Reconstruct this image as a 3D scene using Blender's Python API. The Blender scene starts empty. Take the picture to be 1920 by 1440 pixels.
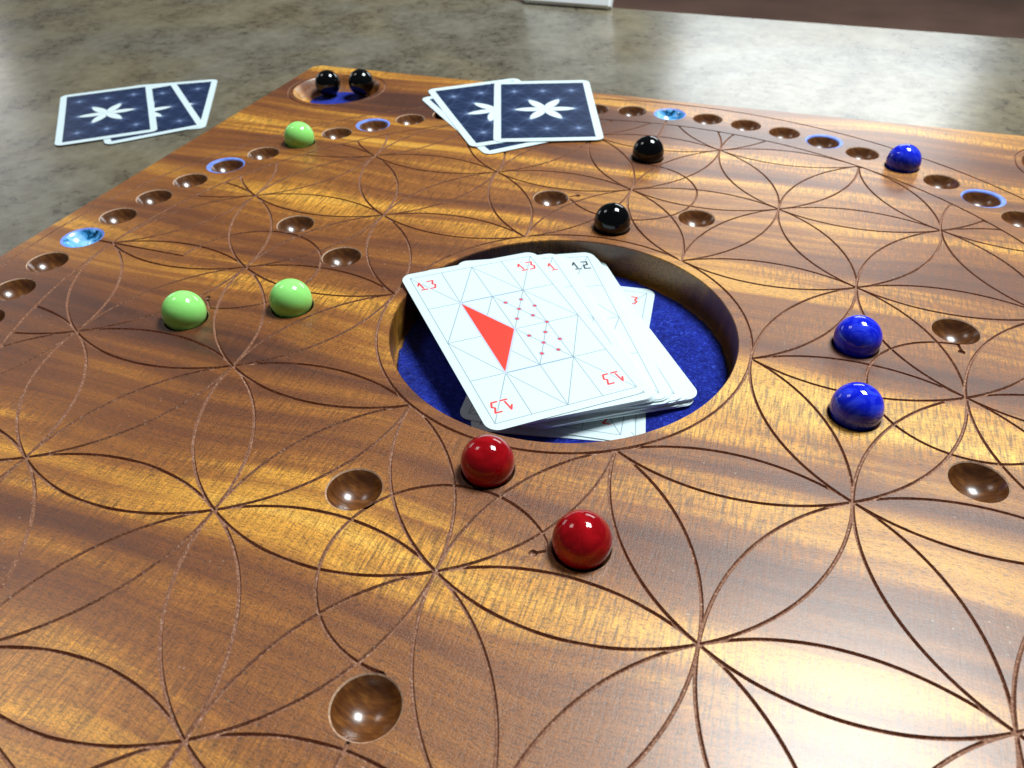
import bpy, bmesh, math, random
import numpy as np
from mathutils import Vector, Matrix
from mathutils.geometry import delaunay_2d_cdt

random.seed(4)
S = 0.068            # metres per lattice unit of the carved flower pattern; lengths below are in units
scene = bpy.context.scene
col = scene.collection

# ------------------------------------------------------------------ camera
CAM = Vector((0.93476865, -3.42559236, 2.46892202))
Rw = Matrix(((0.94530682, 0.32580476, -0.01569327),
             (0.19407723, -0.60047124, -0.77573727),
             (-0.26216225, 0.73026403, -0.63086084)))
cam_data = bpy.data.cameras.new("camera")
cam = bpy.data.objects.new("camera", cam_data)
col.objects.link(cam)
M3 = Rw.transposed() @ Matrix(((1, 0, 0), (0, -1, 0), (0, 0, -1)))
cam.matrix_world = Matrix.Translation(CAM * S) @ M3.to_4x4()
cam_data.sensor_width = 36
cam_data.lens = 1488.9 / 1920 * 36
cam_data.clip_start = 0.005
cam_data.clip_end = 50
cam_data.dof.use_dof = True
cam_data.dof.focus_distance = 3.75 * S
cam_data.dof.aperture_fstop = 24
scene.camera = cam

# ------------------------------------------------------------------ world, lamps, exposure
world = bpy.data.worlds.new("World")
scene.world = world
world.use_nodes = True
bg = world.node_tree.nodes["Background"]
bg.inputs[0].default_value = (0.62, 0.68, 0.72, 1)
bg.inputs[1].default_value = 0.085


def area(name, loc, target, sx, sy, power, color):
    d = bpy.data.lights.new(name, 'AREA')
    d.shape = 'RECTANGLE'
    d.size = sx * S
    d.size_y = sy * S
    d.energy = power
    d.color = color
    o = bpy.data.objects.new(name, d)
    o.location = Vector(loc) * S
    o.rotation_euler = (Vector(target) - Vector(loc)).to_track_quat('-Z', 'Y').to_euler()
    col.objects.link(o)
    return o


# square ceiling panel above and beyond the table, to the right
pl = area("ceiling_panel_lamp", (7.3, 11.0, 25), (7.3, 11.0, 0), 8.4, 9.6, 60.0, (0.90, 1.0, 1.02))
pl.rotation_euler = (0, 0, math.radians(20))
# bright window beyond the table
area("window_light", (1.6, 26, 7.4), (1.6, 0, 2.0), 9.6, 4.4, 4.3, (0.90, 0.97, 1.0))
# second window far off to the left
area("left_window_light", (-36, 20, 7.5), (-8, 3, 0), 10, 8, 3.0, (0.95, 0.97, 1.0))
# broad dim light from the left part of the room
area("left_room_light", (-22, 4, 25), (-2, -2, 0), 7, 7, 5.0, (1.0, 0.96, 0.94))

scene.cycles.caustics_reflective = False
scene.view_settings.view_transform = 'Standard'
scene.view_settings.look = 'None'
scene.view_settings.exposure = 0.0
scene.view_settings.gamma = 1.0


# ------------------------------------------------------------------ node helpers
def new_mat(name):
    m = bpy.data.materials.new(name)
    m.use_nodes = True
    nt = m.node_tree
    b = nt.nodes["Principled BSDF"]
    return m, nt, b


def N(nt, t, **kw):
    n = nt.nodes.new(t)
    for k, v in kw.items():
        setattr(n, k, v)
    return n


def coords(nt, scale=(1, 1, 1), rot=(0, 0, 0), src=None, loc=(0, 0, 0)):
    """object coordinates in lattice units, then scaled"""
    if src is None:
        tc = N(nt, 'ShaderNodeTexCoord')
        src = tc.outputs['Object']
        k = 1 / S
    else:
        k = 1
    mp = N(nt, 'ShaderNodeMapping')
    mp.inputs['Scale'].default_value = tuple(k * s for s in scale)
    mp.inputs['Rotation'].default_value = rot
    mp.inputs['Location'].default_value = loc
    nt.links.new(src, mp.inputs['Vector'])
    return mp.outputs['Vector']


def noise(nt, vec, scale=1, detail=2, rough=0.5, dist=0.0):
    n = N(nt, 'ShaderNodeTexNoise')
    n.inputs['Scale'].default_value = scale
    n.inputs['Detail'].default_value = detail
    n.inputs['Roughness'].default_value = rough
    n.inputs['Distortion'].default_value = dist
    nt.links.new(vec, n.inputs['Vector'])
    return n.outputs['Fac']


def ramp(nt, fac, stops, interp='LINEAR'):
    r = N(nt, 'ShaderNodeValToRGB')
    r.color_ramp.interpolation = interp
    e = r.color_ramp.elements
    while len(e) < len(stops):
        e.new(0.5)
    for el, (p, c) in zip(e, stops):
        el.position = p
        el.color = (c, c, c, 1) if isinstance(c, (int, float)) else (*c, 1)
    nt.links.new(fac, r.inputs['Fac'])
    return r.outputs['Color']


def mixc(nt, fac, a, b, mode='MIX'):
    m = N(nt, 'ShaderNodeMix', data_type='RGBA', blend_type=mode)
    for sock, v in ((m.inputs[0], fac), (m.inputs[6], a), (m.inputs[7], b)):
        if isinstance(v, (int, float)):
            sock.default_value = v
        elif isinstance(v, tuple):
            sock.default_value = (*v, 1)
        else:
            nt.links.new(v, sock)
    return m.outputs[2]


def math_(nt, op, a, b=0.0, clamp=False):
    m = N(nt, 'ShaderNodeMath', operation=op)
    m.use_clamp = clamp
    for i, v in ((0, a), (1, b)):
        if isinstance(v, (int, float)):
            m.inputs[i].default_value = v
        else:
            nt.links.new(v, m.inputs[i])
    return m.outputs[0]


def bump(nt, b, h, strength, dist):
    n = N(nt, 'ShaderNodeBump')
    n.inputs['Strength'].default_value = strength
    n.inputs['Distance'].default_value = dist * S
    nt.links.new(h, n.inputs['Height'])
    nt.links.new(n.outputs['Normal'], b.inputs['Normal'])
    return n


def srgb(r, g, b):
    f = lambda c: (c / 255 / 12.92) if c / 255 <= 0.04045 else ((c / 255 + 0.055) / 1.055) ** 2.4
    return (f(r), f(g), f(b))


# ------------------------------------------------------------------ materials
def wood_material(name="ribbon_striped_wood", tone=1.0):
    m, nt, b = new_mat(name)
    base = coords(nt)
    # slow waviness of the grain, which runs along x
    wob = noise(nt, coords(nt, (0.45, 0.9, 0.9)), 1, 1)
    wob = math_(nt, 'MULTIPLY', math_(nt, 'SUBTRACT', wob, 0.5), 0.5)
    comb = N(nt, 'ShaderNodeCombineXYZ')
    nt.links.new(wob, comb.inputs['Y'])
    add = N(nt, 'ShaderNodeVectorMath', operation='ADD')
    nt.links.new(base, add.inputs[0])
    nt.links.new(comb.outputs[0], add.inputs[1])
    P = add.outputs[0]
    ribbon = noise(nt, coords(nt, (0.12, 1.9, 0.6), src=P), 1, 3, 0.55, 0.25)
    fine = noise(nt, coords(nt, (0.35, 13, 3), src=P, loc=(3, 1, 0)), 1, 3, 0.6)
    streak = noise(nt, coords(nt, (1.3, 60, 20), src=P), 1, 2, 0.6)
    blotch = noise(nt, coords(nt, (0.9, 1.3, 1), src=P, loc=(7, 2, 1)), 1, 2, 0.5)
    v = math_(nt, 'ADD', math_(nt, 'MULTIPLY', ribbon, 0.80), math_(nt, 'MULTIPLY', fine, 0.20))
    v = math_(nt, 'ADD', v, math_(nt, 'MULTIPLY', math_(nt, 'SUBTRACT', blotch, 0.5), 0.16))
    c = ramp(nt, v, [(0.34, srgb(82, 36, 9)), (0.43, srgb(120, 62, 14)), (0.51, srgb(158, 92, 20)),
                     (0.58, srgb(220, 150, 44)), (0.69, srgb(246, 186, 76))])
    gold = ramp(nt, v, [(0.46, 0.35), (0.56, 1.0)])
    # cross-grain striations that show most in the bright ribbons
    stri = noise(nt, coords(nt, (88, 9, 7), rot=(0, 0, 0.12), src=P), 1, 3, 0.55, 0.5)
    stri_c = ramp(nt, stri, [(0.34, 0.42), (0.50, 0.98), (0.64, 1.42)])
    patch = ramp(nt, noise(nt, coords(nt, (0.7, 1.6, 1), src=P, loc=(1, 5, 0)), 1, 2), [(0.38, 0.10), (0.52, 1.0)])
    c2 = mixc(nt, 1.0, c, stri_c, 'MULTIPLY')
    c = mixc(nt, math_(nt, 'MULTIPLY', gold, patch), c, c2)
    # fine pores: short dark ticks along the grain
    pore = noise(nt, coords(nt, (34, 150, 60), rot=(0, 0, 0.25), src=P), 1, 2, 0.5)
    pore_m = ramp(nt, pore, [(0.36, 1.0), (0.47, 0.0)])
    c = mixc(nt, math_(nt, 'MULTIPLY', pore_m, 0.5), c, srgb(58, 30, 12))
    c = mixc(nt, 1.0, c, ramp(nt, streak, [(0.3, 0.88), (0.7, 1.10)]), 'MULTIPLY')
    grit = noise(nt, coords(nt, (150, 170, 150)), 1, 1)
    c = mixc(nt, 1.0, c, ramp(nt, grit, [(0.3, 0.66), (0.7, 1.26)]), 'MULTIPLY')
    # pale dust specks and rubbed spots
    dust = N(nt, 'ShaderNodeTexVoronoi')
    dust.inputs['Scale'].default_value = 1
    nt.links.new(coords(nt, (21, 21, 21)), dust.inputs['Vector'])
    dm = ramp(nt, dust.outputs['Distance'], [(0.06, 1.0), (0.11, 0.0)])
    dgate = ramp(nt, noise(nt, coords(nt, (1.4, 1.4, 1)), 1, 2), [(0.5, 0.0), (0.62, 1.0)])
    c = mixc(nt, math_(nt, 'MULTIPLY', math_(nt, 'MULTIPLY', dm, dgate), 0.55), c, srgb(205, 180, 160))
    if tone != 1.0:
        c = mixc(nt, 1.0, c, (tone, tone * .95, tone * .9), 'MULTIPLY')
    nt.links.new(c, b.inputs['Base Color'])
    rgh = ramp(nt, math_(nt, 'ADD', math_(nt, 'MULTIPLY', grit, 0.4), math_(nt, 'MULTIPLY', stri, 0.6)),
               [(0.3, 0.42), (0.7, 0.60)])
    nt.links.new(rgh, b.inputs['Roughness'])
    b.inputs['Specular IOR Level'].default_value = 0.55
    b.inputs['Coat Weight'].default_value = 0.72
    b.inputs['Coat Roughness'].default_value = 0.30
    h = math_(nt, 'ADD', math_(nt, 'MULTIPLY', pore, 0.5), math_(nt, 'MULTIPLY', grit, 0.5))
    h = math_(nt, 'ADD', h, math_(nt, 'MULTIPLY', stri, 0.5))
    bump(nt, b, h, 0.34, 0.010)
    return m


def groove_material():
    m, nt, b = new_mat("raw_cut_wood")
    n1 = noise(nt, coords(nt, (95, 95, 95)), 1, 2, 0.6)
    c = ramp(nt, n1, [(0.30, srgb(118, 72, 50)), (0.55, srgb(154, 106, 80)), (0.68, srgb(184, 142, 116)), (0.76, srgb(228, 210, 196))])
    nt.links.new(c, b.inputs['Base Color'])
    b.inputs['Roughness'].default_value = 0.75
    bump(nt, b, n1, 0.4, 0.010)
    return m


def bowl_material():
    m, nt, b = new_mat("turned_wood_bowl")
    n1 = noise(nt, coords(nt, (16, 60, 16)), 1, 3, 0.6, 0.1)
    geo = N(nt, 'ShaderNodeObjectInfo')
    c = ramp(nt, n1, [(0.30, srgb(78, 42, 17)), (0.5, srgb(100, 57, 24)), (0.70, srgb(130, 80, 36))])
    c = mixc(nt, 1.0, c, ramp(nt, geo.outputs['Random'], [(0.0, 0.85), (1.0, 1.15)]), 'MULTIPLY')
    nt.links.new(c, b.inputs['Base Color'])
    b.inputs['Roughness'].default_value = 0.30
    b.inputs['Coat Weight'].default_value = 0.6
    b.inputs['Coat Roughness'].default_value = 0.19
    bump(nt, b, noise(nt, coords(nt, (40, 40, 40)), 1, 2), 0.05, 0.008)
    return m


def felt_material():
    m, nt, b = new_mat("blue_felt")
    f = noise(nt, coords(nt, (38, 46, 38)), 1, 3, 0.75, 1.5)
    g = noise(nt, coords(nt, (5, 5, 5)), 1, 2)
    c = ramp(nt, f, [(0.30, srgb(12, 18, 92)), (0.5, srgb(26, 40, 156)), (0.66, srgb(54, 78, 204)), (0.78, srgb(120, 146, 246))])
    c = mixc(nt, 1.0, c, ramp(nt, g, [(0.3, 0.82), (0.7, 1.12)]), 'MULTIPLY')
    nt.links.new(c, b.inputs['Base Color'])
    b.inputs['Roughness'].default_value = 0.95
    b.inputs['Specular IOR Level'].default_value = 0.1
    b.inputs['Sheen Weight'].default_value = 0.25
    b.inputs['Sheen Tint'].default_value = (0.3, 0.4, 1, 1)
    bump(nt, b, f, 0.9, 0.02)
    return m


def glass_material(name, c0, c1, seed):
    m, nt, b = new_mat(name)
    n1 = noise(nt, coords(nt, (4, 9, 14), loc=(seed, seed, 0), rot=(0.4, 0.5, seed)), 1, 2, 0.6, 2.0)
    nt.links.new(ramp(nt, n1, [(0.42, c0), (0.66, c1)]), b.inputs['Base Color'])
    b.inputs['Roughness'].default_value = 0.04
    b.inputs['IOR'].default_value = 1.47
    sc = noise(nt, coords(nt, (9, 60, 9), loc=(seed, 0, 0), rot=(.3, .9, seed)), 1, 3, 0.7, 1.5)
    nt.links.new(ramp(nt, sc, [(0.50, 0.03), (0.62, 0.16)]), b.inputs['Roughness'])
    s = noise(nt, coords(nt, (12, 12, 12), loc=(seed, 0, 0)), 1, 2)
    bump(nt, b, s, 0.06, 0.006)
    return m


def stone_material():
    m, nt, b = new_mat("mottled_laminate")
    big = noise(nt, coords(nt, (0.34, 0.40, 1), rot=(0, 0, 0.35)), 1, 3, 0.55, 0.6)
    mid = noise(nt, coords(nt, (1.5, 1.25, 1), rot=(0, 0, 0.35), loc=(3, 1, 0)), 1, 6, 0.66, 0.25)
    fine = noise(nt, coords(nt, (8, 8, 8), rot=(0, 0, 0.35)), 1, 4, 0.7, 0.2)
    v = math_(nt, 'ADD', math_(nt, 'MULTIPLY', mid, 0.62), math_(nt, 'MULTIPLY', fine, 0.38))
    c1 = ramp(nt, v, [(0.34, srgb(96, 88, 77)), (0.44, srgb(130, 123, 111)), (0.54, srgb(150, 144, 132)), (0.66, srgb(166, 161, 150))])
    c2 = ramp(nt, v, [(0.34, srgb(104, 92, 74)), (0.46, srgb(142, 130, 108)), (0.58, srgb(162, 151, 127)), (0.68, srgb(174, 164, 141))])
    c = mixc(nt, ramp(nt, big, [(0.42, 0.0), (0.58, 1.0)]), c1, c2)
    spot = noise(nt, coords(nt, (13, 12, 9), loc=(9, 2, 0)), 1, 4, 0.7, 0.1)
    sm = math_(nt, 'MULTIPLY', ramp(nt, spot, [(0.38, 1.0), (0.46, 0.0)]), ramp(nt, mid, [(0.42, 1.0), (0.56, 0.15)]))
    c = mixc(nt, math_(nt, 'MULTIPLY', sm, 0.65), c, srgb(58, 52, 42))
    c = mixc(nt, 1.0, c, (0.61, 0.585, 0.53), 'MULTIPLY')
    nt.links.new(c, b.inputs['Base Color'])
    b.inputs['Roughness'].default_value = 0.21
    nt.links.new(ramp(nt, v, [(0.3, 0.29), (0.7, 0.23)]), b.inputs['Roughness'])
    b.inputs['Specular IOR Level'].default_value = 0.5
    bump(nt, b, fine, 0.08, 0.01)
    return m


def inlay_material():
    m, nt, b = new_mat("blue_resin_inlay")
    n1 = noise(nt, coords(nt, (14, 14, 14)), 1, 3, 0.6)
    nt.links.new(ramp(nt, n1, [(0.35, srgb(98, 128, 222)), (0.65, srgb(142, 168, 246))]), b.inputs['Base Color'])
    b.inputs['Roughness'].default_value = 0.5
    return m


def shell_material():
    m, nt, b = new_mat("turquoise_stone_inlay")
    n1 = noise(nt, coords(nt, (9, 9, 9)), 1, 4, 0.65, 1.2)
    nt.links.new(ramp(nt, n1, [(0.34, srgb(10, 44, 54)), (0.42, srgb(30, 112, 160)), (0.49, srgb(96, 176, 232)), (0.64, srgb(176, 224, 250))]),
                 b.inputs['Base Color'])
    b.inputs['Roughness'].default_value = 0.22
    b.inputs['Coat Weight'].default_value = 0.6
    b.inputs['Coat Roughness'].default_value = 0.08
    return m


def plain(name, c, rough=0.6, spec=0.5, var=0.0, vs=6):
    m, nt, b = new_mat(name)
    if var:
        n1 = noise(nt, coords(nt, (vs, vs, vs)), 1, 3)
        nt.links.new(ramp(nt, n1, [(0.3, tuple(x * (1 - var) for x in c)), (0.7, tuple(min(1, x * (1 + var)) for x in c))]),
                     b.inputs['Base Color'])
    else:
        b.inputs['Base Color'].default_value = (*c, 1)
    b.inputs['Roughness'].default_value = rough
    b.inputs['Specular IOR Level'].default_value = spec
    return m


WOOD = wood_material()
WALL = wood_material("shade_darkened_end_grain", 0.55)  # end-grain wood of the recess wall, with the recess shade darkened into its colour
RAW = groove_material()
RIM = plain("pale_hole_rim", srgb(196, 158, 130), 0.7, 0.3, 0.35, 60)
BOWL = bowl_material()
FELT = felt_material()
INLAY = inlay_material()
SHELL = shell_material()
STONE = stone_material()
PAPER = plain("white_card_stock", srgb(226, 240, 240), 0.5, 0.4, 0.02)


# ------------------------------------------------------------------ object helpers
def link(name, me, parent=None, loc=None):
    o = bpy.data.objects.new(name, me)
    col.objects.link(o)
    if parent is not None:
        o.parent = parent
    if loc is not None:
        o.location = Vector(loc) * S
    return o


def thing(o, label, cat, group=None):
    o['label'] = label
    o['category'] = cat
    if group:
        o['group'] = group
    return o


def mesh(name, verts, faces, mats, fmat=None, smooth=False):
    me = bpy.data.meshes.new(name)
    me.from_pydata([tuple(S * c for c in v) for v in verts], [], faces)
    for m in mats:
        me.materials.append(m)
    if fmat is not None:
        me.polygons.foreach_set('material_index', fmat)
    if smooth is True:
        me.polygons.foreach_set('use_smooth', [True] * len(me.polygons))
    elif smooth is not False:
        me.polygons.foreach_set('use_smooth', smooth)
    me.update()
    return me


def lathe(profile, seg=48):
    """profile of (r, z) from rim to centre"""
    v, f = [], []
    for r, z in profile:
        if r < 1e-6:
            v.append((0, 0, z))
        else:
            v += [(r * math.cos(2 * math.pi * k / seg), r * math.sin(2 * math.pi * k / seg), z) for k in range(seg)]
    n = len(profile)
    for i in range(n - 1):
        a = i * seg
        if profile[i + 1][0] < 1e-6:
            c = (i + 1) * seg
            f += [(a + k, a + (k + 1) % seg, c) for k in range(seg)]
        else:
            bb = (i + 1) * seg
            f += [(a + k, a + (k + 1) % seg, bb + (k + 1) % seg, bb + k) for k in range(seg)]
    return v, f


# ------------------------------------------------------------------ board layout
S3 = math.sqrt(3)
HALF = 3.555
TABLE_Z = -0.29
TRACK_R = 3.235
HW = 0.0078           # half width of a carved groove
GD = 0.0125           # its depth
R_HOLE = 0.1180
R_CUT = 0.1235
track = [(TRACK_R * math.cos(math.radians(a)), TRACK_R * math.sin(math.radians(a)), a) for a in [k * 5.625 for k in range(64)]]
inner_holes = [(0, 2 / S3), (0, 4 / S3), (.5, 2.5 / S3), (-.5, 2.5 / S3),
               (0, -2 / S3), (0, -4 / S3), (.5, -2.5 / S3), (-.5, -2.5 / S3),
               (2, 1 / S3), (2, -1 / S3), (1.5, .5 / S3), (1.5, -.5 / S3),
               (-2, 1 / S3), (-2, -1 / S3), (-1.5, .5 / S3), (-1.5, -.5 / S3)]
pits = [(-3.02, 3.0), (3.02, 3.0), (-3.02, -3.0), (3.02, -3.0)]
PIT_R = 0.395
PIT_G = 0.44
RECESS_R = 0.935
RECESS_Z = -0.215

shell_idx = [i for i, (x, y, a) in enumerate(track) if abs(a % 90) < 1e-3]
ring_idx = [i for i, (x, y, a) in enumerate(track) if abs(a % 22.5) < 1e-3 and abs(a % 90) > 1e-3]


def ring_centre(i):
    x, y, a = track[i]
    k = 0.016 / TRACK_R
    return (x * (1 + k), y * (1 + k))


RING_R = 0.141
SHELL_R = 0.134

nodes = []
for i in range(-6, 7):
    for j in range(-6, 7):
        x, y = i + .5 * j, S3 / 2 * j
        if 0.5 < math.hypot(x, y) < 3.99:
            nodes.append((x, y))

# arcs (cx, cy, r, a0, a1) and straight lines of the movement paths
arcs = [(0, -S3, .452, 38, 270), (0, S3, .452, 218, 450), (2, 0, .448, 90, 360), (-2, 0, .452, -82, 180)]
lines = [((0, -2.43), (0, -3.10)), ((0, 2.43), (0, 3.10)), ((2.448, 0), (3.10, 0)), ((-2.452, 0), (-3.10, 0)),
         ((0.356, -1.454), (0.377, -1.503)), ((0.377, -1.503), (0.333, -1.53)),
         ((-0.377, 1.503), (-0.333, 1.53)),
         ((2.0, .448), (2.012, .395)), ((-1.94, -.448), (-2.012, -.37))]
dots = [(0.328, -1.533), (-0.333, 1.53), (2.011, .384), (-2.016, -.362)]
DOT_R = 0.019


def groove_dist(P):
    """distance of points to the nearest groove centre line"""
    r = np.hypot(P[:, 0], P[:, 1])
    d = np.full(len(P), 9.0)
    for R in (1.0, 3.0, 3.48):
        d = np.minimum(d, np.abs(r - R))
    inside = (r > 1.0) & (r < 3.0)
    for cx, cy in nodes:
        dd = np.abs(np.hypot(P[:, 0] - cx, P[:, 1] - cy) - 1)
        d = np.where(inside, np.minimum(d, dd), d)
    for cx, cy in pits:
        d = np.minimum(d, np.abs(np.hypot(P[:, 0] - cx, P[:, 1] - cy) - PIT_G))
    for cx, cy, R, a0, a1 in arcs:
        dx, dy = P[:, 0] - cx, P[:, 1] - cy
        ang = (np.degrees(np.arctan2(dy, dx)) - a0) % 360
        dd = np.abs(np.hypot(dx, dy) - R)
        d = np.where(ang <= a1 - a0 + .3, np.minimum(d, dd), d)
    for (x0, y0), (x1, y1) in lines:
        vx, vy = x1 - x0, y1 - y0
        t = np.clip(((P[:, 0] - x0) * vx + (P[:, 1] - y0) * vy) / (vx * vx + vy * vy), 0, 1)
        d = np.minimum(d, np.hypot(P[:, 0] - x0 - t * vx, P[:, 1] - y0 - t * vy))
    return d


def build_board_sheet():
    V, E = [], []

    def poly(pts, closed):
        s = len(V)
        V.extend(Vector(p) for p in pts)
        n = len(pts)
        for k in range(n - 1 + (1 if closed else 0)):
            E.append((s + k, s + (k + 1) % n))

    def circ(cx, cy, R, n, ph=0.0):
        poly([(cx + R * math.cos(ph + 2 * math.pi * k / n), cy + R * math.sin(ph + 2 * math.pi * k / n)) for k in range(n)], True)

    offs = (-HW, -.45 * HW, .45 * HW, HW)
    # outline with rounded corners
    rr = 0.10
    out = []
    for q, (sx, sy) in enumerate(((1, 1), (-1, 1), (-1, -1), (1, -1))):
        for k in range(9):
            a = math.radians(90 * q + 90 * k / 8)
            out.append((sx * (HALF - rr) + rr * math.cos(a), sy * (HALF - rr) + rr * math.sin(a)))
    poly(out, True)
    for R, n in ((1.0, 220), (3.0, 540), (3.48, 560)):
        for o in offs:
            circ(0, 0, R + o, n)
    for cx, cy in pits:
        for o in offs:
            circ(cx, cy, PIT_G + o, 110)
        circ(cx, cy, PIT_R, 100)
    circ(0, 0, RECESS_R, 200)
    for cx, cy in nodes:
        for o in offs:
            R = 1 + o
            n = 200
            run = []
            for k in range(n + 1):
                a = 2 * math.pi * k / n
                x, y = cx + R * math.cos(a), cy + R * math.sin(a)
                ok = 1.0 < math.hypot(x, y) < 3.0
                if ok:
                    run.append((x, y))
                if (not ok or k == n) and len(run) > 1:
                    poly(run, False)
                if not ok:
                    run = []
    for cx, cy, R0, a0, a1 in arcs:
        n = int((a1 - a0) / 4)
        for o in offs:
            R = R0 + o
            poly([(cx + R * math.cos(math.radians(a0 + (a1 - a0) * k / n)), cy + R * math.sin(math.radians(a0 + (a1 - a0) * k / n)))
                  for k in range(n + 1)], False)
    for (x0, y0), (x1, y1) in lines:
        L = math.hypot(x1 - x0, y1 - y0)
        nx, ny = -(y1 - y0) / L, (x1 - x0) / L
        for o in offs:
            poly([(x0 + nx * o, y0 + ny * o), (x1 + nx * o, y1 + ny * o)], False)
    cuts = [(x, y, R_CUT) for i, (x, y, a) in enumerate(track) if i not in shell_idx]
    cuts += [(x, y, R_CUT) for x, y in inner_holes]
    cuts += [(*ring_centre(i), RING_R) for i in ring_idx]
    cuts += [(track[i][0], track[i][1], SHELL_R) for i in shell_idx]
    cuts += [(x, y, DOT_R) for x, y in dots]
    for x, y, R in cuts:
        circ(x, y, R, 48 if R > .05 else 16)
    vo, eo, fo, _, _, _ = delaunay_2d_cdt(V, E, [], 0, 1e-5)
    P = np.array([(v.x, v.y) for v in vo])
    T = np.array([tuple(f) for f in fo if len(f) == 3])
    Cn = P[T].mean(axis=1)
    keep = np.ones(len(T), bool)
    keep &= (np.hypot(Cn[:, 0], Cn[:, 1]) > RECESS_R)
    for x, y in pits:
        keep &= np.hypot(Cn[:, 0] - x, Cn[:, 1] - y) > PIT_R
    for x, y, R in cuts:
        keep &= np.hypot(Cn[:, 0] - x, Cn[:, 1] - y) > R * .996
    q = np.abs(Cn) - (HALF - rr)
    outside = (np.abs(Cn).max(axis=1) > HALF) | ((q[:, 0] > 0) & (q[:, 1] > 0) & (np.hypot(q[:, 0], q[:, 1]) > rr))
    keep &= ~outside
    T, Cn = T[keep], Cn[keep]
    d = groove_dist(P)
    z = -GD * np.clip((HW - d) / (.55 * HW), 0, 1)
    # hand-cut look: depth and floor of the grooves vary a little
    z *= 0.85 + 0.3 * np.sin(P[:, 0] * 13.1 + P[:, 1] * 7.7) ** 2
    dc = groove_dist(Cn)
    fm = (dc < HW * 0.97).astype(int)
    fm_list = fm.tolist()
    verts = [(x, y, zz) for (x, y), zz in zip(P.tolist(), z.tolist())]
    faces = T.tolist()
    # side of the board: eased edge, then a straight wall
    s = len(verts)
    nb = len(out)
    for dz, inset in ((0, 0), (-.012, -.008), (-.03, -.012), (TABLE_Z + .01, -.012), (TABLE_Z + .002, -.004)):
        for x, y in out:
            k = 1 - inset / HALF
            verts.append((x * k, y * k, dz))
    for l in range(4):
        for k in range(nb):
            a, b2 = s + l * nb + k, s + l * nb + (k + 1) % nb
            faces.append((a, a + nb, b2 + nb, b2))
            fm_list.append(0)
    return mesh("board_body", verts, faces, [WOOD, RAW], fm_list, False)


board = bpy.data.objects.new("game_board", None)
board.empty_display_size = 0.1
col.objects.link(board)
board.location = (0, 0, 0)
thing(board, "large square wooden game board carved with overlapping circles around a blue felt recess", "game board")
body = link("board_body", build_board_sheet(), board)


# ---- hollows
def bowl_profile(depth=0.082, rim=R_HOLE, n=9, cut=R_CUT):
    Rb = (rim * rim + depth * depth) / (2 * depth)
    pr = [(cut, 0.0), (rim, -0.006)]
    z0 = -0.006
    for k in range(1, n + 1):
        t = k / n
        r = rim * (1 - t)
        pr.append((r, z0 - (math.sqrt(Rb * Rb - r * r) - (Rb - depth))))
    return pr


def bowl_mesh(name, mats, **kw):
    v, f = lathe(bowl_profile(**kw), 48)
    fm = [0] * 48 + [1] * (len(f) - 48)
    return mesh(name, v, f, mats, fm, [True] * len(f))


hole_me = bowl_mesh("marble_hollow", [RIM, BOWL])
ring_hole_me = bowl_mesh("ring_hollow", [INLAY, BOWL])
shell_me = bowl_mesh("turquoise_hollow", [INLAY, SHELL], depth=0.07, cut=SHELL_R)
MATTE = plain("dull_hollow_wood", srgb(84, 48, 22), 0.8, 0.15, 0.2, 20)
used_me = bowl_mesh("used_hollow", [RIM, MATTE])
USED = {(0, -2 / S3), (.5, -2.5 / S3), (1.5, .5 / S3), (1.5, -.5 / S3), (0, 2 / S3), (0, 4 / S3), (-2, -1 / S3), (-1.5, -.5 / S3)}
for i, (x, y, a) in enumerate(track):
    if i in shell_idx:
        o = link("turquoise_hollow", shell_me, board, (x, y, 0))
        o['label'] = "hollow lined with glossy turquoise stone"
    else:
        link("marble_hollow", ring_hole_me if i in ring_idx else used_me if i in (10, 26) else hole_me, board, (x, y, 0))
for x, y in inner_holes:
    link("marble_hollow", used_me if (x, y) in USED else hole_me, board, (x, y, 0))


def ring_inlay(i):
    rc = ring_centre(i)
    hx, hy, _ = track[i]
    V, E = [], []
    for cx, cy, R in ((rc[0], rc[1], RING_R), (hx, hy, R_CUT)):
        s = len(V)
        n = 48
        V += [Vector((cx + R * math.cos(2 * math.pi * k / n), cy + R * math.sin(2 * math.pi * k / n))) for k in range(n)]
        E += [(s + k, s + (k + 1) % n) for k in range(n)]
    vo, eo, fo, _, _, _ = delaunay_2d_cdt(V, E, [], 0, 1e-6)
    fs = []
    for f in fo:
        cx = sum(vo[k].x for k in f) / len(f)
        cy = sum(vo[k].y for k in f) / len(f)
        if math.hypot(cx - hx, cy - hy) > R_CUT * .995 and math.hypot(cx - rc[0], cy - rc[1]) < RING_R:
            fs.append(tuple(f))
    me = mesh("ring_inlay", [(v.x - hx, v.y - hy, 0.0008) for v in vo], fs, [INLAY])
    o = link("ring_inlay", me, board, (hx, hy, 0))
    o['label'] = "pale blue resin crescent around a hollow"


for i in ring_idx:
    ring_inlay(i)
v, f = lathe([(DOT_R, 0), (DOT_R * .8, -.012), (0, -.02)], 16)
dot_me = mesh("drilled_dot", v, f, [RAW])
for x, y in dots:
    link("drilled_dot", dot_me, board, (x, y, 0))

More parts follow.
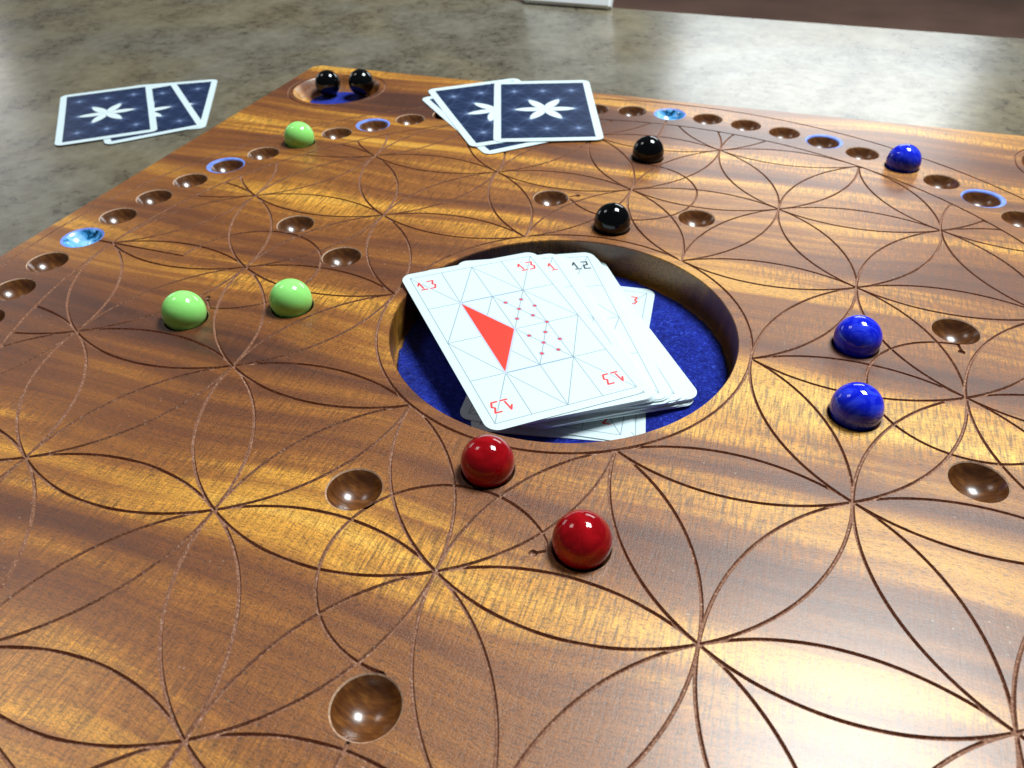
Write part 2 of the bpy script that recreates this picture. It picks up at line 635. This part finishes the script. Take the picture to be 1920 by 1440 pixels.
# ---- central recess and corner pits
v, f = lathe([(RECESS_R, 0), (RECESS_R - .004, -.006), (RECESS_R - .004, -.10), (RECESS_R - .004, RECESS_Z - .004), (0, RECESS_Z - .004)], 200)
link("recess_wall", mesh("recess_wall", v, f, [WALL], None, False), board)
seg = 160
prof = []
v, f = [], []
random.seed(9)
jit = [random.gauss(0, .004) for _ in range(seg)]
for l, (r, z) in enumerate(((.906, -.03), (.906, 0), (.895, .006), (.6, .002), (.3, .0), (0, 0))):
    for k in range(seg):
        a = 2 * math.pi * k / seg
        rj = r + (jit[k] + .008 * math.sin(3 * a + 1) if l < 3 else 0)
        zz = RECESS_Z + .012 + z + (.004 * math.sin(5 * a) if l in (1, 2) else 0)
        if l == 0:
            zz = RECESS_Z - .002
        v.append((-.012 + rj * math.cos(a), rj * math.sin(a), zz))
for l in range(5):
    for k in range(seg):
        a, b2 = l * seg + k, l * seg + (k + 1) % seg
        f.append((a, b2, b2 + seg, a + seg))
link("felt_lining", mesh("felt_lining", v, f, [FELT], None, True), board)
pv, pf = lathe([(PIT_R, 0), (PIT_R - .01, -.008), (PIT_R - .03, -.05), (PIT_R - .07, -.10), (PIT_R - .12, -.135), (0, -.14)], 100)
pit_me = mesh("corner_pit", pv, pf, [WOOD], None, True)
fv, ff = lathe([(PIT_R - .115, -.138), (PIT_R - .12, -.126), (0, -.125)], 64)
pit_felt_me = mesh("pit_felt", fv, ff, [FELT], None, False)
for x, y in pits:
    p = link("corner_pit", pit_me, board, (x, y, 0))
    link("felt_disc", pit_felt_me, p)

# ------------------------------------------------------------------ marbles
RED = glass_material("red_glass", srgb(144, 5, 14), srgb(170, 12, 22), 1)
BLUE = glass_material("blue_glass", srgb(16, 32, 218), srgb(54, 76, 250), 2)
GREEN = glass_material("green_glass", srgb(158, 246, 126), srgb(166, 250, 136), 3)
BLACK = glass_material("black_glass", srgb(4, 5, 7), srgb(10, 11, 14), 4)
MR = 0.117


def marble_mesh(name, mat):
    bm = bmesh.new()
    bmesh.ops.create_uvsphere(bm, u_segments=64, v_segments=40, radius=MR * S)
    me = bpy.data.meshes.new(name)
    bm.to_mesh(me)
    bm.free()
    me.materials.append(mat)
    me.polygons.foreach_set('use_smooth', [True] * len(me.polygons))
    return me


MZ = -0.073 + MR


def tr(k):
    return (track[k][0], track[k][1])


marbles = [
    ("red", RED, (0, -2 / S3), MZ, "shiny dark red marble against the near rim of the felt recess, below the card pile"),
    ("red", RED, (.5, -2.5 / S3), MZ, "bright red marble nearest the viewer, standing alone on the carved grooves"),
    ("blue", BLUE, (1.5, .5 / S3), MZ, "blue marble right of the recess, the upper of the close pair"),
    ("blue", BLUE, (1.5, -.5 / S3), MZ, "blue marble right of the recess, the lower and nearer of the close pair"),
    ("blue", BLUE, tr(10), MZ, "blue marble in the outer ring of hollows at the far right of the board"),
    ("black", BLACK, (0, 2 / S3), MZ, "black marble just behind the central recess"),
    ("black", BLACK, (0, 4 / S3), MZ, "black marble below the blue turquoise hollow, right of the face-down cards"),
    ("black", BLACK, (-3.19, 3.13), -.125 + MR, "black marble in the corner pit, the left one nearest the board corner"),
    ("black", BLACK, (-2.875, 3.20), -.110 + MR, "black marble in the corner pit, the right one of the two"),
    ("green", GREEN, (-2, -1 / S3), MZ, "light green marble furthest left, of the two close together"),
    ("green", GREEN, (-1.5, -.5 / S3), MZ, "light green marble left of the recess, the right one of the close pair"),
    ("green", GREEN, tr(26), MZ, "light green marble in the outer ring of hollows near the corner pit"),
]
mm = {}
for k, (cname, mat, (x, y), z, lab) in enumerate(marbles):
    if cname not in mm:
        mm[cname] = marble_mesh(cname + "_marble", mat)
    o = link(cname + "_marble", mm[cname], None, (x, y, z))
    o.rotation_euler = (k * 1.3, k * .7, k * 2.1)
    thing(o, lab, "marble", cname + " marbles on the board")

# ------------------------------------------------------------------ playing cards
CW, CL, CT = 0.87, 1.405, 0.0035
FX, FY = 0.386, 0.655        # half size of the printed frame
TW, TH = 620, 990


class Canvas:
    def __init__(self, base):
        self.im = np.empty((TH, TW, 3))
        self.im[:] = base
        self.X = (np.arange(TW) + .5) / TW * CW - CW / 2
        self.Y = (np.arange(TH) + .5) / TH * CL - CL / 2
        self.px = CW / TW

    def paint(self, x0, x1, y0, y1, fn, c, alpha=1.0):
        ix = np.where((self.X >= x0) & (self.X <= x1))[0]
        iy = np.where((self.Y >= y0) & (self.Y <= y1))[0]
        if len(ix) == 0 or len(iy) == 0:
            return
        xs, ys = np.meshgrid(self.X[ix], self.Y[iy])
        a = np.clip(fn(xs, ys), 0, 1)[..., None] * alpha
        sl = self.im[iy[0]:iy[-1] + 1, ix[0]:ix[-1] + 1]
        sl[:] = sl * (1 - a) + np.array(c) * a

    def seg(self, p, q, w, c, alpha=1.0):
        (x0, y0), (x1, y1) = p, q
        m = w + 2 * self.px

        def fn(xs, ys):
            vx, vy = x1 - x0, y1 - y0
            t = np.clip(((xs - x0) * vx + (ys - y0) * vy) / max(vx * vx + vy * vy, 1e-12), 0, 1)
            d = np.hypot(xs - x0 - t * vx, ys - y0 - t * vy)
            return (w / 2 - d) / self.px + .5
        self.paint(min(x0, x1) - m, max(x0, x1) + m, min(y0, y1) - m, max(y0, y1) + m, fn, c, alpha)

    def disc(self, p, r, c, alpha=1.0, sx=1.0):
        self.paint(p[0] - r - .01, p[0] + r + .01, p[1] - r - .01, p[1] + r + .01,
                   lambda xs, ys: (r - np.hypot((xs - p[0]) / sx, ys - p[1])) / self.px + .5, c, alpha)

    def circle(self, p, r, w, c, alpha=1.0, clip=None):
        def fn(xs, ys):
            a = (w / 2 - np.abs(np.hypot(xs - p[0], ys - p[1]) - r)) / self.px + .5
            if clip:
                a = a * ((np.abs(xs) < clip[0]) & (np.abs(ys) < clip[1]))
            return a
        self.paint(p[0] - r - .01, p[0] + r + .01, p[1] - r - .01, p[1] + r + .01, fn, c, alpha)

    def tri(self, a, b, c3, c):
        pts = [a, b, c3]
        area2 = (b[0] - a[0]) * (c3[1] - a[1]) - (b[1] - a[1]) * (c3[0] - a[0])
        if area2 < 0:
            pts = [a, c3, b]

        def fn(xs, ys):
            m = None
            for k in range(3):
                p, q = pts[k], pts[(k + 1) % 3]
                L = math.hypot(q[0] - p[0], q[1] - p[1])
                d = ((q[0] - p[0]) * (ys - p[1]) - (q[1] - p[1]) * (xs - p[0])) / L
                m = d if m is None else np.minimum(m, d)
            return m / self.px + .5
        self.paint(min(p[0] for p in pts), max(p[0] for p in pts), min(p[1] for p in pts), max(p[1] for p in pts), fn, c)

    def image(self, name):
        img = bpy.data.images.new(name, TW, TH)
        buf = np.ones((TH, TW, 4), np.float32)
        buf[..., :3] = np.clip(self.im, 0, 1)
        img.pixels.foreach_set(buf.ravel())
        img.update()
        img.pack()
        return img


DIG = {'1': [[(.05, .62), (.35, 1.0), (.62, 0)], [(.25, 0), (1.0, 0)]],
       '2': [[(.1, 1.0), (.85, 1.0), (.8, .55), (.25, .5), (.2, .0), (1.0, .0)]],
       '3': [[(.15, 1.0), (.9, 1.0), (.62, .55), (.95, .42), (.72, .0), (.1, .0)]],
       '8': [[(.2, 1), (.85, 1), (.8, .55), (.95, 0), (.1, 0), (.3, .5), (.2, 1)], [(.3, .5), (.8, .55)]]}


def gp(i, j):
    return (-FX + 2 * FX * i / 4, FY - 2 * FY * j / 4)


def card_face(name, number, color, kite=True, shape=0):
    cv = Canvas((0.85, 0.91, 0.925))
    g = (0.55, 0.62, 0.66)
    g2 = (0.50, 0.60, 0.74)
    w = 0.0042
    L = []
    for j in range(5):
        L.append((gp(0, j), gp(4, j), w))
    for i in range(5):
        L.append((gp(i, 0), gp(i, 4), w))
    L += [(gp(1, 1), gp(3, 1), .007), (gp(1, 3), gp(3, 3), .007)]
    for a, b2 in (((0, 0), (1, 1)), ((1, 1), (2, 0)), ((2, 0), (3, 1)), ((3, 1), (4, 0)), ((3, 1), (4, 2)), ((1, 1), (0, 2)),
                  ((0, 2), (1, 3)), ((1, 3), (0, 4)), ((1, 3), (2, 4)), ((3, 3), (2, 4)), ((3, 3), (4, 4)), ((3, 3), (4, 2)),
                  ((1, 1), (2, 2)), ((2, 2), (1, 3)), ((2, 1), (1, 2)), ((2, 3), (1, 2)), ((2, 1), (3, 2)), ((3, 1), (2, 2)),
                  ((2, 2), (3, 3)), ((3, 2), (2, 3))):
        L.append((gp(*a), gp(*b2), w))
    for p, q, ww in L:
        cv.seg(p, q, ww, g2 if ww > .005 else g)
    red = (0.93, 0.24, 0.20)
    if kite:
        a, b2, c3 = gp(1, 1), gp(2, 2), gp(1, 3)
        for p, q in ((a, b2), (b2, c3), (c3, a)):
            cv.seg(p, q, .014, (0.78, 0.80, 0.90))
        k = .965
        cx, cy = (a[0] + b2[0] + c3[0]) / 3, (a[1] + b2[1] + c3[1]) / 3
        sh = [(cx + (p[0] - cx) * k, cy + (p[1] - cy) * k) for p in (a, b2, c3)]
        cv.tri(*sh, (0.93, 0.25, 0.19))
        for p in ((2.25, 1.25), (2.75, 1.25), (3, 1.5), (2.5, 1.5), (2.75, 1.75), (3, 2), (2.25, 1.75), (2.75, 2.25),
                  (2.5, 2.5), (2.25, 2.75), (2.25, 2.25), (2.75, 2.75), (3, 2.5)):
            cv.disc(gp(*p), .0155, (0.66, 0.70, 0.80))
            cv.disc(gp(*p), .0095, (0.88, 0.25, 0.28))
    # the number in each corner, upright at the far end and turned round at the near end
    n = len(number)
    dw, dh, gap = .044, .074, .016
    tw = n * dw + (n - 1) * gap
    for cxn, cyn, flip in ((-FX + .070, FY - .098, 1), (FX - .070, FY - .098, 1), (-FX + .078, -FY + .105, -1), (FX - .078, -FY + .105, -1)):
        for k, ch in enumerate(number):
            ox = -tw / 2 + k * (dw + gap)
            for stroke in DIG[ch]:
                pts = [(cxn + flip * (ox + px * dw), cyn + flip * (py * dh - dh / 2)) for px, py in stroke]
                for p, q in zip(pts[:-1], pts[1:]):
                    cv.seg(p, q, .0185, (0.85, 0.91, 0.925))
                for p, q in zip(pts[:-1], pts[1:]):
                    cv.seg(p, q, .0105, color)
    if not kite:
        a, b2, c3 = gp(1, 1), gp(3, 1), gp(2, 2)
        cv.tri(a, b2, c3, color)
    return cv.image(name)


def card_back(name):
    white = (0.85, 0.91, 0.925)
    cv = Canvas(white)
    bx, by = CW / 2 - .060, CL / 2 - .066
    cv.paint(-bx, bx, -by, by, lambda xs, ys: np.ones_like(xs), (0.095, 0.155, 0.285))
    sp = .255
    pts = []
    for j in range(-3, 4):
        for i in range(-4, 5):
            x, y = (i + .5 * (j % 2)) * sp, j * sp * S3 / 2
            if abs(x) < .75 and abs(y) < 1.0:
                pts.append((x, y))
    for p in pts:
        cv.circle(p, sp, .0032, (0.50, 0.58, 0.76), .48, clip=(bx, by))
        cv.circle(p, sp * 1.06, .0022, (0.50, 0.58, 0.76), .28, clip=(bx, by))
    for p in pts:
        if abs(p[0]) < bx - .005 and abs(p[1]) < by - .005 and math.hypot(*p) > .01:
            k = 1.0 if math.hypot(*p) > .3 else .8
            cv.paint(p[0] - .12, p[0] + .12, p[1] - .12, p[1] + .12,
                     lambda xs, ys: np.exp(-((xs - p[0]) ** 2 + (ys - p[1]) ** 2) / (2 * .016 ** 2)) * .50
                     + np.exp(-((xs - p[0]) ** 2 + (ys - p[1]) ** 2) / (2 * .05 ** 2)) * .13, (0.70, 0.76, 0.90), k)
            for a in range(12):
                t = math.radians(a * 30 + 4)
                cv.seg(p, (p[0] + .085 * math.cos(t), p[1] + .085 * math.sin(t)), .0026, (0.62, 0.70, 0.86), .35)
    # fields at the border stay white
    def border(xs, ys):
        return ((np.abs(xs) > bx) | (np.abs(ys) > by)).astype(float)
    cv.paint(-CW / 2, CW / 2, -CL / 2, CL / 2, border, white)
    # six-petalled flower in the middle
    for k in range(6):
        t = math.radians(60 * k)
        ct, st = math.cos(t), math.sin(t)
        for grow, cc in ((.006, (0.46, 0.54, 0.62)), (0, (0.88, 0.93, 0.93))):
            def fn(xs, ys):
                u = xs * ct + ys * st
                vv = -xs * st + ys * ct
                L = sp + grow
                s_ = np.clip(u / L, 0, 1)
                hw = (.042 + grow) * np.sin(np.pi * s_ ** .92) ** .6
                return np.where((u > 0) & (u < L), (hw - np.abs(vv)) / cv.px + .5, 0)
            cv.paint(-.3, .3, -.3, .3, fn, cc)
        cv.seg((.05 * ct, .05 * st), (.2 * ct, .2 * st), .003, (0.72, 0.80, 0.82), .6)
    return cv.image(name)


def print_material(name, img):
    m, nt, b = new_mat(name)
    t = N(nt, 'ShaderNodeTexImage')
    t.image = img
    t.extension = 'EXTEND'
    nt.links.new(t.outputs['Color'], b.inputs['Base Color'])
    b.inputs['Roughness'].default_value = 0.42
    b.inputs['Specular IOR Level'].default_value = 0.4
    return m


redc, blk = (0.90, 0.26, 0.26), (0.14, 0.15, 0.18)
M13 = print_material("card_print_thirteen", card_face("print_thirteen", "13", redc))
M11 = print_material("card_print_eleven", card_face("print_eleven", "11", redc, False))
M12 = print_material("card_print_twelve", card_face("print_twelve", "12", blk, False))
M3 = print_material("card_print_three", card_face("print_three", "3", redc, False))
MBACK = print_material("card_print_back", card_back("print_back"))


def card_mesh(name, front, curl=0.0):
    """rounded card, origin at the centre of its underside, length along y; front on top.
    curl lifts the two short ends a little"""
    rc = .068
    ring = []
    for q, (sx, sy) in enumerate(((1, 1), (-1, 1), (-1, -1), (1, -1))):
        for k in range(9):
            a = math.radians(90 * q + 90 * k / 8)
            ring.append((sx * (CW / 2 - rc) + rc * math.cos(a), sy * (CL / 2 - rc) + rc * math.sin(a)))
    bm = bmesh.new()
    uvl = bm.loops.layers.uv.new("UVMap")
    zf = lambda y: curl * (y / (CL / 2)) ** 2
    ys = sorted(set([round(p[1], 6) for p in ring] + [round(-.65 + .1 * k, 6) for k in range(14)]))

    def halfw(y):
        ay = abs(y) - (CL / 2 - rc)
        return CW / 2 - rc + math.sqrt(max(rc * rc - ay * ay, 0)) if ay > 0 else CW / 2
    rows_t, rows_b = [], []
    for y in ys:
        w = max(halfw(y), .001)
        rows_t.append([bm.verts.new((x * S, y * S, (CT + zf(y)) * S)) for x in (-w, w)])
        rows_b.append([bm.verts.new((x * S, y * S, zf(y) * S)) for x in (-w, w)])
    for k in range(len(ys) - 1):
        ft = bm.faces.new((rows_t[k][0], rows_t[k][1], rows_t[k + 1][1], rows_t[k + 1][0]))
        fb = bm.faces.new((rows_b[k][1], rows_b[k][0], rows_b[k + 1][0], rows_b[k + 1][1]))
        ft.material_index = 0
        fb.material_index = 1
        ft.smooth = fb.smooth = False
        for s_ in (0, 1):
            fe = bm.faces.new((rows_t[k][s_], rows_b[k][s_], rows_b[k + 1][s_], rows_t[k + 1][s_]))
            fe.material_index = 1
    for k in (0, -1):
        fe = bm.faces.new((rows_t[k][0], rows_t[k][1], rows_b[k][1], rows_b[k][0]))
        fe.material_index = 1
    for f_ in bm.faces:
        for lp in f_.loops:
            x, y = lp.vert.co.x / S, lp.vert.co.y / S
            lp[uvl].uv = (x / CW + .5, y / CL + .5)
    bmesh.ops.recalc_face_normals(bm, faces=bm.faces)
    me = bpy.data.meshes.new(name)
    bm.to_mesh(me)
    bm.free()
    me.materials.append(front)
    me.materials.append(PAPER)
    return me


def place(o, cx, cy, ang, plane):
    """long axis of the card points to ang (degrees), lying in z = a x + b y + c"""
    a, b2, c = plane
    n = Vector((-a, -b2, 1)).normalized()
    t = math.radians(ang)
    yv = Vector((math.cos(t), math.sin(t), 0))
    yv.z = a * yv.x + b2 * yv.y
    yv.normalize()
    xv = yv.cross(n).normalized()
    M = Matrix((xv, yv, n)).transposed().to_4x4()
    M.translation = Vector((cx, cy, a * cx + b2 * cy + c)) * S
    o.matrix_world = M


# plane of the topmost card (its far left corner leans on the rim of the recess) and of the felt
TOP = (-.0689, .0057, -.0456)


def plane_at(k):
    """k-th card from the top of the slanted pile, or a height for the two cards flat on the felt"""
    if k < 0:
        return (0, 0, k)
    return (TOP[0], TOP[1], TOP[2] - .0045 * k)


face_me = {k: card_mesh("card_" + k, m) for k, m in (("thirteen", M13), ("eleven", M11), ("twelve", M12), ("three", M3))}
back_me = card_mesh("card_back", MBACK, 0.004)
G = "face-up number cards in the felt recess"
pile = [  # print, centre x, centre y, angle of the long axis, place in the pile, label
    ("three", .032, .022, 101.1, -.198, "lowest face-up card, flat on the blue felt and cut off by the near rim"),
    ("three", .014, .052, 95.9, -.1925, "face-up card with part of a red 3 showing near the rim, under the slanted pile"),
    ("twelve", .036, .118, 124.3, 19, "white face-up card at the very bottom of the slanted pile, its right corner sticking out"),
    ("three", .020, .105, 125.0, 18, "white card, nineteenth from the top of the slanted pile, only its edge showing"),
    ("twelve", -.010, .095, 123.0, 17, "white card, eighteenth from the top of the slanted pile, only its edge showing"),
    ("three", .010, .110, 125.8, 16, "white card, seventeenth from the top of the slanted pile, only its edge showing"),
    ("twelve", .022, .108, 126.8, 15, "white card, sixteenth from the top of the slanted pile, only its edge showing"),
    ("three", .026, .106, 127.2, 14, "white card, fifteenth from the top of the slanted pile, only its edge showing"),
    ("twelve", .028, .106, 127.6, 13, "white face-up card reaching furthest right over the blue felt"),
    ("three", .004, .100, 125.4, 12, "white face-up card whose rounded corner shows just inside the one reaching furthest right"),
    ("three", -.030, .080, 123.6, 11, "white card, twelfth from the top of the slanted pile, only its edge showing"),
    ("three", -.020, .095, 124.0, 10, "white face-up card, third layer under the one with the black 12"),
    ("twelve", -.055, .070, 121.5, 9, "white card, tenth from the top of the slanted pile, only its edge showing"),
    ("three", -.060, .090, 121.6, 8, "white face-up card just below the one with the black 12, its edge peeking out"),
    ("three", -.068, .080, 121.2, 7, "white card, eighth from the top of the slanted pile, only its edge showing"),
    ("twelve", -.074, .086, 121.0, 6, "white face-up card with a black 12 in its far right corner"),
    ("three", -.150, -.022, 126.2, 5, "white card, sixth from the top of the slanted pile, only its edge showing"),
    ("eleven", -.158, -.028, 126.5, 4, "white card, fifth from the top of the slanted pile, only its edge showing"),
    ("eleven", -.165, -.034, 126.8, 3, "white card, fourth from the top of the slanted pile, only its edge showing"),
    ("eleven", -.170, -.040, 127.1, 2, "white face-up card directly under the one with the red 11"),
    ("eleven", -.176, -.045, 127.4, 1, "white face-up card with a partly covered red 11 beside the top card"),
    ("thirteen", -.2425, -.0825, 132.2, 0, "topmost face-up card with red 13 in the corners, a red triangle and red dots"),
]
for nm, cx, cy, ang, t, lab in pile:
    o = link("number_card", face_me[nm])
    place(o, cx, cy, ang, plane_at(t))
    thing(o, lab, "playing card", G)

for cx, cy, ang, z, lab in (
        (-1.366, 2.780, 135.0, .0012, "face-down navy card at the bottom of the fan on the board, mostly hidden"),
        (-1.424, 2.892, 128.0, .0052, "face-down navy card half covered in the middle of the fan on the board"),
        (-1.030, 3.018, 109.7, .0092, "face-down navy card with a whole white flower, on top of the fan on the board")):
    o = link("flower_card", back_me)
    place(o, cx, cy, ang, (0, 0, z))
    thing(o, lab, "playing card", "face-down cards fanned on the far edge of the board")
for cx, cy, ang, z, lab in (
        (-4.860, 2.815, 120.5, .0012, "face-down navy card at the right end of the row on the table"),
        (-4.970, 2.615, 138.0, .0052, "face-down navy card in the middle of the row on the table"),
        (-5.285, 2.474, 130.8, .0092, "face-down navy card showing a whole white flower, leftmost of the row on the table")):
    o = link("flower_card", back_me)
    place(o, cx, cy, ang, (0, 0, TABLE_Z + z))
    thing(o, lab, "playing card", "face-down cards lying on the table")


# ------------------------------------------------------------------ table, floor, white box
def rbox(name, x0, x1, y0, y1, z0, z1, bev, mat, seg=3):
    bm = bmesh.new()
    bmesh.ops.create_cube(bm, size=1)
    for v_ in bm.verts:
        v_.co = Vector((x0 + (v_.co.x + .5) * (x1 - x0), y0 + (v_.co.y + .5) * (y1 - y0), z0 + (v_.co.z + .5) * (z1 - z0))) * S
    bmesh.ops.bevel(bm, geom=list(bm.edges), offset=bev * S, segments=seg, affect='EDGES')
    me = bpy.data.meshes.new(name)
    bm.to_mesh(me)
    bm.free()
    me.materials.append(mat)
    me.polygons.foreach_set('use_smooth', [False] * len(me.polygons))
    return me


tb = link("table", rbox("table", -16, 11, -7, 7.56, TABLE_Z - .45, TABLE_Z, .03, STONE))
tb.rotation_euler = (0, 0, math.radians(-0.8))
tb['kind'] = 'structure'
FLOORM = plain("brown_floor", srgb(188, 144, 126), 0.45, 0.5, 0.2, .25)
fl = link("floor", mesh("floor", [(-60, -20, -11), (60, -20, -11), (60, 70, -11), (-60, 70, -11)], [(0, 1, 2, 3)], [FLOORM]))
fl['kind'] = 'structure'
WHITE = plain("white_carton", srgb(248, 250, 252), 0.5)
wb = link("white_box", rbox("white_box", -.60, .60, -.07, .07, 0, 1.5, .03, WHITE), None, (-2.10, 7.46, TABLE_Z + .001))
wb.rotation_euler = (math.radians(-28), 0, math.radians(-1))
thing(wb, "plain white box standing on the far edge of the table behind the cards", "box")
